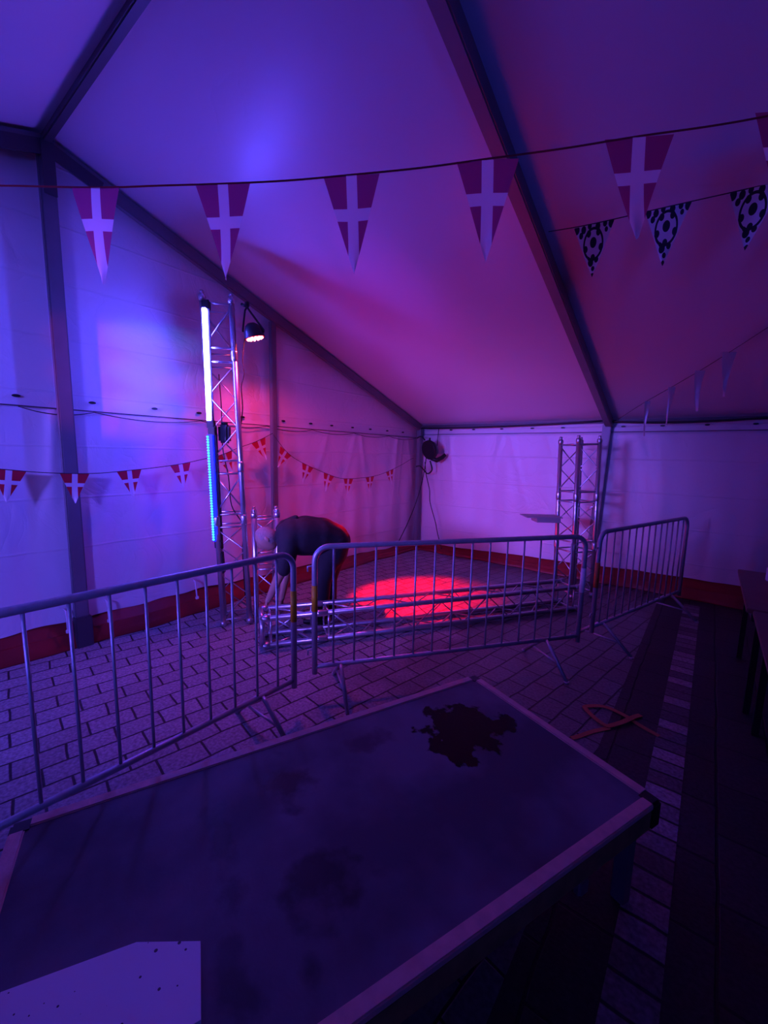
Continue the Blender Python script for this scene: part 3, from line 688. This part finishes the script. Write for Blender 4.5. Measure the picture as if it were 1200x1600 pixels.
# ------------------------------------------------------------------ corner lamp with cables
c = ony(671, 703, -.22)
t = thing('work_lamp', c, 'black round lamp hanging at the tent corner, switched off', 'lamp')
n_ = (CAM-c).normalized(); n_ = (n_*.55-rt0*.75+V((0, 0, -.25))).normalized()
bm = B(); tube(bm, [c-n_*.10, c-n_*.09, c-n_*.02, c+n_*.03], [.06, .12, .165, .16], 24); part('housing', bm, M['black'], t)
bm = B(); tube(bm, [c+n_*.02, c+n_*.032], [.145, .145], 24); part('glass', bm, M['black'], t)
bm = B(); a = c+V((0, 0, -.14))+rt0*.03; tube(bm, [a, a+rt0*.10-V((0, 0, .03)), a+rt0*.19+V((0, 0, .02)), a+rt0*.24+V((0, 0, .07))], [.03, .04, .035, .03], 12); part('arm', bm, M['black'], t)
bm = B(); bmesh.ops.create_uvsphere(bm, u_segments=12, v_segments=8, radius=.018, matrix=Matrix.Translation(c+rt0*.10-V((0, 0, .10))+n_*.06)); part('knob', bm, M['white'], t, 'pale knob')
bm = B(); tube(bm, [c+V((0, 0, .12)), c+V((0, 0, .20))], .014, 8); part('hook', bm, M['black'], t)
def cable(pts, r, label, nm='cable'):
    bm = B(); tube(bm, smooth(pts), r, 6); return tag(obj(nm, bm, M['cable']), label, 'cable')
yy = -.16
cable([ony(664, 688, yy), ony(658, 682, yy), onx(651, 685, .09)], .012, 'short black cable from the top of the corner lamp to the corner post')
cable([ony(672, 720, yy), ony(675, 734, yy), ony(668, 740, yy), ony(661, 733, yy), ony(656, 728, yy), onx(650, 729, .09)], .012, 'looped black cable from the foot of the corner lamp to the corner post')
cable([ony(666, 715, yy), ony(663, 735, yy), ony(659, 755, yy), onx(650, 785, .13), onx(638, 815, .12), onx(627, 838, .12), onx(619, 853, .12)], .007, 'thin black cable hanging from the corner lamp to the left of the corner post')
cable([ony(664, 722, yy), ony(666, 742, yy), ony(671, 765, yy), ony(672, 785, yy), ony(680, 815, yy), ony(684, 835, yy), ony(690, 858, yy-.05)], .007, 'thin black cable hanging from the corner lamp down the back sheet')
cable([ony(686, 668, -.02), ony(684, 685, -.02), ony(683, 702, -.03)], .006, 'thin dark cord hanging from the eave beside the corner lamp')

# ------------------------------------------------------------------ buntings
def pennant_mesh(name, W, H, m, seed, curl=.02):
    rr = random.Random(seed); nx, ny = 8, 16; me = bpy.data.meshes.new(name); vs, fs, uvs = [], [], []
    ph = rr.uniform(0, 6); 
    for j in range(ny+1):
        v = j/ny; hw = W/2*(1-v)+.0008
        for i in range(nx+1):
            u = -1+2*i/nx
            vs.append((u*hw, curl*math.sin(ph+2.5*v)*v+curl*.5*math.sin(ph*2+2*u)*(v), -H*v)); uvs.append((u*(1-v), v))
    for j in range(ny):
        for i in range(nx): a = j*(nx+1)+i; fs.append((a, a+1, a+nx+2, a+nx+1))
    me.from_pydata(vs, [], fs); ul = me.uv_layers.new(name='UVMap')
    for p_ in me.polygons:
        p_.use_smooth = True
        for li in p_.loop_indices: ul.data[li].uv = uvs[me.loops[li].vertex_index]
    me.materials.append(m); return me
def bunting(name, path, pens, W, H, m, m_tape, label, tape_w=.010, curl=.02, spin=0, tilt=0, sample=None):
    """path: world points of the cord; pens: list of (point, direction along cord, scaleW)"""
    t = thing(name, path[0], label, 'bunting')
    bm = B(); sp = smooth(path, 5)
    for a, b in zip(sp, sp[1:]):
        pass
    # flat tape
    rows = [(bm.verts.new(p+Zv*tape_w/2), bm.verts.new(p-Zv*tape_w/2), bm.verts.new(p-Zv*tape_w/2+V((.0015, .0015, 0))), bm.verts.new(p+Zv*tape_w/2+V((.0015, .0015, 0)))) for p in sp]
    for a, b in zip(rows, rows[1:]):
        for k in range(4): bm.faces.new((a[k], b[k], b[(k+1) % 4], a[(k+1) % 4]))
    part('tape', bm, m_tape, t)
    meshes = [pennant_mesh('pennant', W, H, m, s, curl) for s in (1, 2, 3)]
    for k, (p, d, *ex) in enumerate(pens):
        d = V(d).normalized(); sx = ex[0] if ex else 1; sp_ = ex[1] if len(ex) > 1 else 0
        Xd = Matrix.Rotation(sp_, 3, 'Z') @ d; Yd = V((-Xd.y, Xd.x, 0)).normalized(); Zd = Xd.cross(Yd).normalized(); 
        if Zd.z < 0: Zd = -Zd
        o = bpy.data.objects.new('pennant', meshes[k % 3]); COL.objects.link(o); o.parent = t
        loc = V(p)-t.location
        mt = Matrix(((Xd.x*sx, Yd.x, Zd.x, loc.x), (Xd.y*sx, Yd.y, Zd.y, loc.y), (Xd.z*sx, Yd.z, Zd.z, loc.z), (0, 0, 0, 1)))
        o.matrix_local = mt
    return t
# big one across the front: plane ~1.9 m in front of the camera, receding to the left
def bigp(x, y): return dep(x, y, 1.95+.10*(600-x)/600*.9)
path = [V((.10, -7.15, 2.95))]+[bigp(x, y) for x, y in ((-250, 292), (-100, 292), (0, 290), (150, 293), (250, 290), (348, 287), (450, 282), (550, 273), (660, 262), (762, 248), (880, 232), (997, 213), (1110, 197), (1200, 181), (1350, 150))]+[V((5.97, -4.6, ztop(-4.6)-.14))]
pens = []
for x, y, ww in ((-45, 292, 1), (149, 293, .90), (348, 288, 1.0), (549, 274, 1.0), (762, 250, 1.08), (999, 214, 1.15), (1236, 172, 1.15)):
    p = bigp(x, y); d = bigp(x+20, y+{0: 0}.get(0, 0)-(.0 if x < 250 else 1.2 if x < 500 else 2.2 if x < 900 else 3.2))-bigp(x-20, y)
    pens.append((p, d, ww))
bunting('bunting', path, pens, .262, .432, M['flag_blue_lit'], M['tape_red'], 'large bunting of red and white cross pennants hung across the tent, nearest the camera', .009, .02)
# small one along the gable sheet, left part (nearly on the sheet)
def gp(x, y, X=.16): return onx(x, y, X)
ptsL = [(-160, 722), (-60, 730), (0, 733), (60, 738), (120, 740), (160, 739), (202, 735), (240, 731), (282, 725), (315, 718), (345, 711), (372, 700), (400, 690), (424, 678)]
def seg_d(pts, x, X): 
    for a, b in zip(pts, pts[1:]):
        if a[0] <= x <= b[0]:
            k = (x-a[0])/(b[0]-a[0]); y = a[1]+(b[1]-a[1])*k; return gp(x, y, X), gp(b[0], b[1], X)-gp(a[0], a[1], X)
pens = [(*seg_d(ptsL, x, .16), 1.0) for x in (-60, 14, 117, 202, 282, 350, 404)]
bunting('bunting', [gp(*q) for q in ptsL]+[onx(426, 676, .065)], pens, .195, .235, M['flag'], M['tape_dark'], 'small bunting of red cross pennants along the gable sheet, left of the second gable post', .006, .012)
ptsR = [(428, 680), (445, 703), (460, 716), (480, 727), (498, 735), (515, 742), (530, 747), (545, 748), (562, 747), (579, 745), (595, 741), (612, 734), (628, 726), (641, 718)]
pens = [(*seg_d(ptsR, x, .13), 1.05) for x in (447, 481, 514, 544.5, 578, 609)]
bunting('bunting', [onx(427, 679, .065)]+[gp(x, y, .13) for x, y in ptsR[1:]]+[onx(646, 716, .07)], pens, .185, .225, M['flag'], M['tape_dark'], 'small sagging bunting of red cross pennants between the gable post and the tent corner', .006, .012)
# football bunting: from the second rafter towards the camera's right
R2 = V((3.04, -3.10, 3.10)); R2e = dep(1260, 276, 2.55)
fpath = [dep(857, 362, 2.76), dep(925, 350, 2.62), dep(1043, 323, 2.42), dep(1185, 291, 2.22), dep(1320, 258, 2.05), V((5.97, -3.5, ztop(-3.5)-.14))]
pens = []
for x, y, d_ in ((928, 350, 2.615), (1044, 323, 2.42), (1183, 292, 2.22), (1320, 258, 2.05)):
    pens.append((dep(x, y, d_), dep(x+10, y-2.3, d_-.015)-dep(x-10, y+2.3, d_+.015), 1))
bunting('bunting', fpath, pens, .225, .315, M['ball'], M['tape_dark'], 'bunting of black and white football pennants at the upper right', .006, .02)
# silver pennants hanging edge-on at the right
spath = [dep(966, 655, 5.0), dep(1005, 630, 4.55), dep(1047, 606, 4.2), dep(1097, 577, 3.85), dep(1148, 545, 3.5), dep(1210, 505, 3.1), dep(1300, 450, 2.6), V((5.97, -4.1, ztop(-4.1)-.14))]
pens = []
for x, y, d_, sx in ((1012, 627, 4.5, .5), (1050, 605, 4.18, .6), (1094, 579, 3.87, .75), (1140, 550, 3.56, 1.0), (1240, 486, 2.93, 1.0)):
    pens.append((dep(x, y, d_), rt0-V((0, 0, 0)), sx*.62))
bunting('bunting', spath, pens, .20, .37, M['silver'], M['tape_dark'], 'bunting of pale foil pennants near the back sheet on the right', .004, .03)

# ------------------------------------------------------------------ strap, on the floor
bm = B()
sp = smooth([onz(1030, 1150, .004), onz(1000, 1133, .006), onz(975, 1117, .012), onz(945, 1104, .012), onz(918, 1103, .012), onz(915, 1107, .012), onz(930, 1122, .012), onz(946, 1133, .012), onz(955, 1133, .012), onz(975, 1127, .02), onz(990, 1120, .014), onz(1001, 1117, .006)], 6)
def ribbon(bm, pts, wdt, th=.003):
    rows = []
    for i, p in enumerate(pts):
        d = (pts[min(i+1, len(pts)-1)]-pts[max(i-1, 0)]).normalized(); s = d.cross(Zv).normalized()*wdt/2
        rows.append([bm.verts.new(p+s), bm.verts.new(p-s), bm.verts.new(p-s-Zv*th), bm.verts.new(p+s-Zv*th)])
    for a, b in zip(rows, rows[1:]):
        for k in range(4): bm.faces.new((a[k], b[k], b[(k+1) % 4], a[(k+1) % 4]))
    bm.faces.new(rows[0]); bm.faces.new(rows[-1][::-1])
ribbon(bm, sp, .032)
ribbon(bm, smooth([onz(952, 1137, .007), onz(925, 1143, .005), onz(905, 1150, .005), onz(893, 1153, .005)], 4), .03)
tag(obj('ratchet_strap', bm, M['strap']), 'orange strap lying in a loop on the wet paving beside the deck', 'strap')

# ------------------------------------------------------------------ person bending down
def skin(name, joints, edges, mtl, parent, root=0, sub=2):
    """joints: list of (pos, rx, ry)"""
    me = bpy.data.meshes.new(name); base = parent.location if parent else V((0, 0, 0))
    me.from_pydata([V(j[0])-base for j in joints], edges, []); me.materials.append(mtl)
    o = bpy.data.objects.new(name, me); COL.objects.link(o); o.parent = parent
    sk = o.modifiers.new('Skin', 'SKIN'); ss = o.modifiers.new('Subdivision', 'SUBSURF'); ss.levels = sub; ss.render_levels = sub
    sk.use_smooth_shade = True
    lay = me.skin_vertices[0].data if me.skin_vertices else None
    for i, j in enumerate(joints): lay[i].radius = (j[1], j[2]); lay[i].use_root = (i == root)
    return o
FB = onz(507, 972)                                  # between the feet
t = thing('person', (FB.x, FB.y, 0), 'person in dark shirt and trousers bending down behind the lying truss', 'person')
DP = (FB-CAM).dot(fw)
left = -rt0; back = fw.copy(); back.z = 0; back.normalize()
def J(x, y, dd=0.0): return dep(x, y, DP+dd)
hipL, hipR = J(515, 862, -.08), J(522, 858, .12)
ankL = J(500, 950, -.10); ankL.z = .09
ankR = J(514, 950, .14); ankR.z = .09
kneL = J(503, 908, -.10); kneR = J(513, 903, .13)
pel = J(523, 846, .0); wai = J(502, 838, -.05); che = J(475, 838, -.13); shc = J(450, 836, -.19); neck = J(435, 842, -.22)
shL = J(447, 848, -.36); shR = J(452, 838, .0)
elL = J(442, 887, -.36); haL = J(421, 934, -.30); elR = J(450, 884, -.02); haR = J(441, 930, -.08)
head = J(417, 842, -.25)
def toe(a): return a+left*.15+V((0, 0, -.05))
jb = [(pel, .13, .13), (wai, .125, .12), (che, .135, .13), (shc, .12, .12), (neck, .055, .055), (head+rt0*.01, .06, .06),
      (hipL, .095, .095), (kneL, .06, .06), (ankL, .042, .042), (toe(ankL), .035, .03),
      (hipR, .095, .095), (kneR, .06, .06), (ankR, .042, .042), (toe(ankR), .035, .03),
      (shL+V((0, 0, .0))+back*.04, .045, .045), (elL, .056, .056), (haL, .034, .034), (shR, .058, .058), (elR, .056, .056), (haR, .034, .034)]
eb = [(0, 1), (1, 2), (2, 3), (3, 4), (4, 5), (0, 6), (6, 7), (7, 8), (8, 9), (0, 10), (10, 11), (11, 12), (12, 13), (3, 14), (14, 15), (15, 16), (3, 17), (17, 18), (18, 19)]
# fingers on both hands
def hand(wi, fdir, pdir):
    wp = jb[wi][0]; fdir = V(fdir).normalized(); pdir = V(pdir).normalized(); nd = fdir.cross(pdir).normalized()
    palm = len(jb); jb.append((wp+fdir*.045, .030, .018)); eb.append((wi, palm)); kn = len(jb); jb.append((wp+fdir*.085, .034, .016)); eb.append((palm, kn))
    for i, (o_, ln) in enumerate(((-.030, .066), (-.010, .078), (.010, .074), (.030, .058))):
        a = len(jb); b0 = wp+fdir*.092+pdir*o_
        jb.append((b0, .0095, .0095)); jb.append((b0+fdir*ln*.5+nd*.012, .0085, .0085)); jb.append((b0+fdir*ln*.75+nd*.038, .0075, .0075))
        eb.extend([(kn, a), (a, a+1), (a+1, a+2)])
    a = len(jb); b0 = wp+fdir*.04-pdir*.035
    jb.append((b0, .012, .012)); jb.append((b0+fdir*.035-pdir*.022+nd*.015, .010, .010)); jb.append((b0+fdir*.06-pdir*.022+nd*.03, .008, .008)); eb.extend([(palm, a), (a, a+1), (a+1, a+2)])
hand(16, (haL-elL), back); hand(19, (haR-elR)+V((0, 0, -.05)), back)
body = skin('body', jb, eb, M['skin'], t)
# head: shaped mesh facing down-left
fd = (left*.72+V((0, 0, -.66))+(CAM-head).normalized()*.22).normalized()   # face direction
cr = (left*.66+V((0, 0, .70))); cr = (cr-fd*cr.dot(fd)).normalized(); sd_ = fd.cross(cr)
def headmesh(hair=False):
    bm = B(); bmesh.ops.create_uvsphere(bm, u_segments=32, v_segments=24, radius=1.0)
    dele = []
    for v in bm.verts:
        x, y, z = v.co     # z crown, y face, x side
        X, Y, Z = x*.078, y*.098, z*.118
        if z < 0: X *= 1-.28*(-z)**1.2; Y *= 1-.12*(-z) if y > 0 else 1-.35*(-z)
        if y > .5 and not hair:
            n_ = math.exp(-((x/.16)**2+((z+.12)/.22)**2)); Y += .022*n_          # nose
            for sx in (-1, 1): Y -= .012*math.exp(-(((x-sx*.33)/.16)**2+((z-.02)/.12)**2))  # eye sockets
            Y += .006*math.exp(-((x/.3)**2+((z+.5)/.06)**2)); Y += .010*math.exp(-((x/.25)**2+((z+.85)/.15)**2)); Y += .008*math.exp(-(((z-.16)/.08)**2)-(x/.5)**2)
        if hair: X *= 1.07; Y *= 1.07; Z *= 1.06
        v.co = head+sd_*X+fd*Y+cr*Z
        if hair and y > .42 or z < -.5 or (z < .05 and y > .12): dele.append(v)
    if hair: bmesh.ops.delete(bm, geom=dele, context='VERTS')
    for f in bm.faces: f.smooth = True
    return bm
hd_ = part('head', headmesh(), M['skin'], t); part('hair', headmesh(True), M['hair'], t, 'very short grey hair')
for s in (-1, 1):
    bm = B(); bmesh.ops.create_uvsphere(bm, u_segments=12, v_segments=8, radius=1)
    for v in bm.verts: 
        x, y, z = v.co; v.co = head+sd_*(s*.080+x*.010)+fd*(-.005+y*.018)+cr*(-.005+z*.030)
    for f in bm.faces: f.smooth = True
    part('ear', bm, M['skin'], t)
# shirt: torso, hump of the back and short sleeves
def capsules(name, segs, mtl, parent, voxel=.014, smooth_it=6):
    bm = B()
    for p0, r0, p1, r1 in segs:
        p0, p1 = V(p0), V(p1)
        for p, r in ((p0, r0), (p1, r1)): bmesh.ops.create_icosphere(bm, subdivisions=3, radius=r, matrix=Matrix.Translation(p))
        d = (p1-p0); L_ = d.length; n = max(2, int(L_/.02))
        tube(bm, [p0.lerp(p1, k/n) for k in range(n+1)], [r0+(r1-r0)*k/n for k in range(n+1)], 24)
    o = part(name, bm, mtl, parent)
    rm = o.modifiers.new('Remesh', 'REMESH'); rm.mode = 'VOXEL'; rm.voxel_size = voxel; rm.use_smooth_shade = True
    sm = o.modifiers.new('Smooth', 'SMOOTH'); sm.iterations = smooth_it; sm.factor = .6
    return o
bk = back*.075
P1, P2, P3, P4 = J(521, 843, .02), J(500, 838, -.03), J(474, 836, -.10), J(458, 834, -.15)
segs = []
for s_ in (-1, 1):
    segs += [(P1+bk*s_, .150, P2+bk*s_, .180), (P2+bk*s_, .172, P3+bk*s_*1.2, .180), (P3+bk*s_*1.2, .180, P4+bk*s_*1.3, .150)]
segs += [(P4, .15, J(443, 838, -.20), .095),
         (J(452, 845, -.30), .115, J(447, 870, -.345), .085), (J(447, 870, -.345), .085, J(443, 890, -.355), .066),
         (J(455, 836, .02), .11, J(452, 864, .03), .082), (J(452, 864, .03), .082, J(450, 880, .0), .070)]
capsules('shirt', segs, M['shirt'], t)
# folded collar and gathered shirt over the shoulders
capsules('collar', [(J(440, 840, -.30), .035, J(436, 826, -.22), .035), (J(436, 826, -.22), .035, J(442, 818, -.12), .035), (J(442, 818, -.12), .035, J(462, 809, -.10), .03)], M['shirt'], t, .010)
segs = [(J(524, 848, .02)-bk, .150, J(524, 848, .02)+bk, .150), (J(520, 862, .02)-bk, .15, J(520, 862, .02)+bk, .15)]
for h, k, a in ((hipL, kneL, ankL), (hipR, kneR, ankR)):
    a2 = a+V((0, 0, .02)); segs += [(J(522, 852, .02 if h is hipR else -.04), .14, h+V((0, 0, -.03)), .125), (h+V((0, 0, -.03)), .125, k, .092), (k, .092, a2, .078)]
capsules('trousers', segs, M['trousers'], t)
for a in (ankL, ankR):
    ha = V((a.x, a.y, .045))
    skin('shoe', [(ha-left*.06, .045, .04), (ha+left*.05, .048, .042), (ha+left*.17+V((0, 0, -.008)), .042, .03)], [(0, 1), (1, 2)], M['shoe'], t)
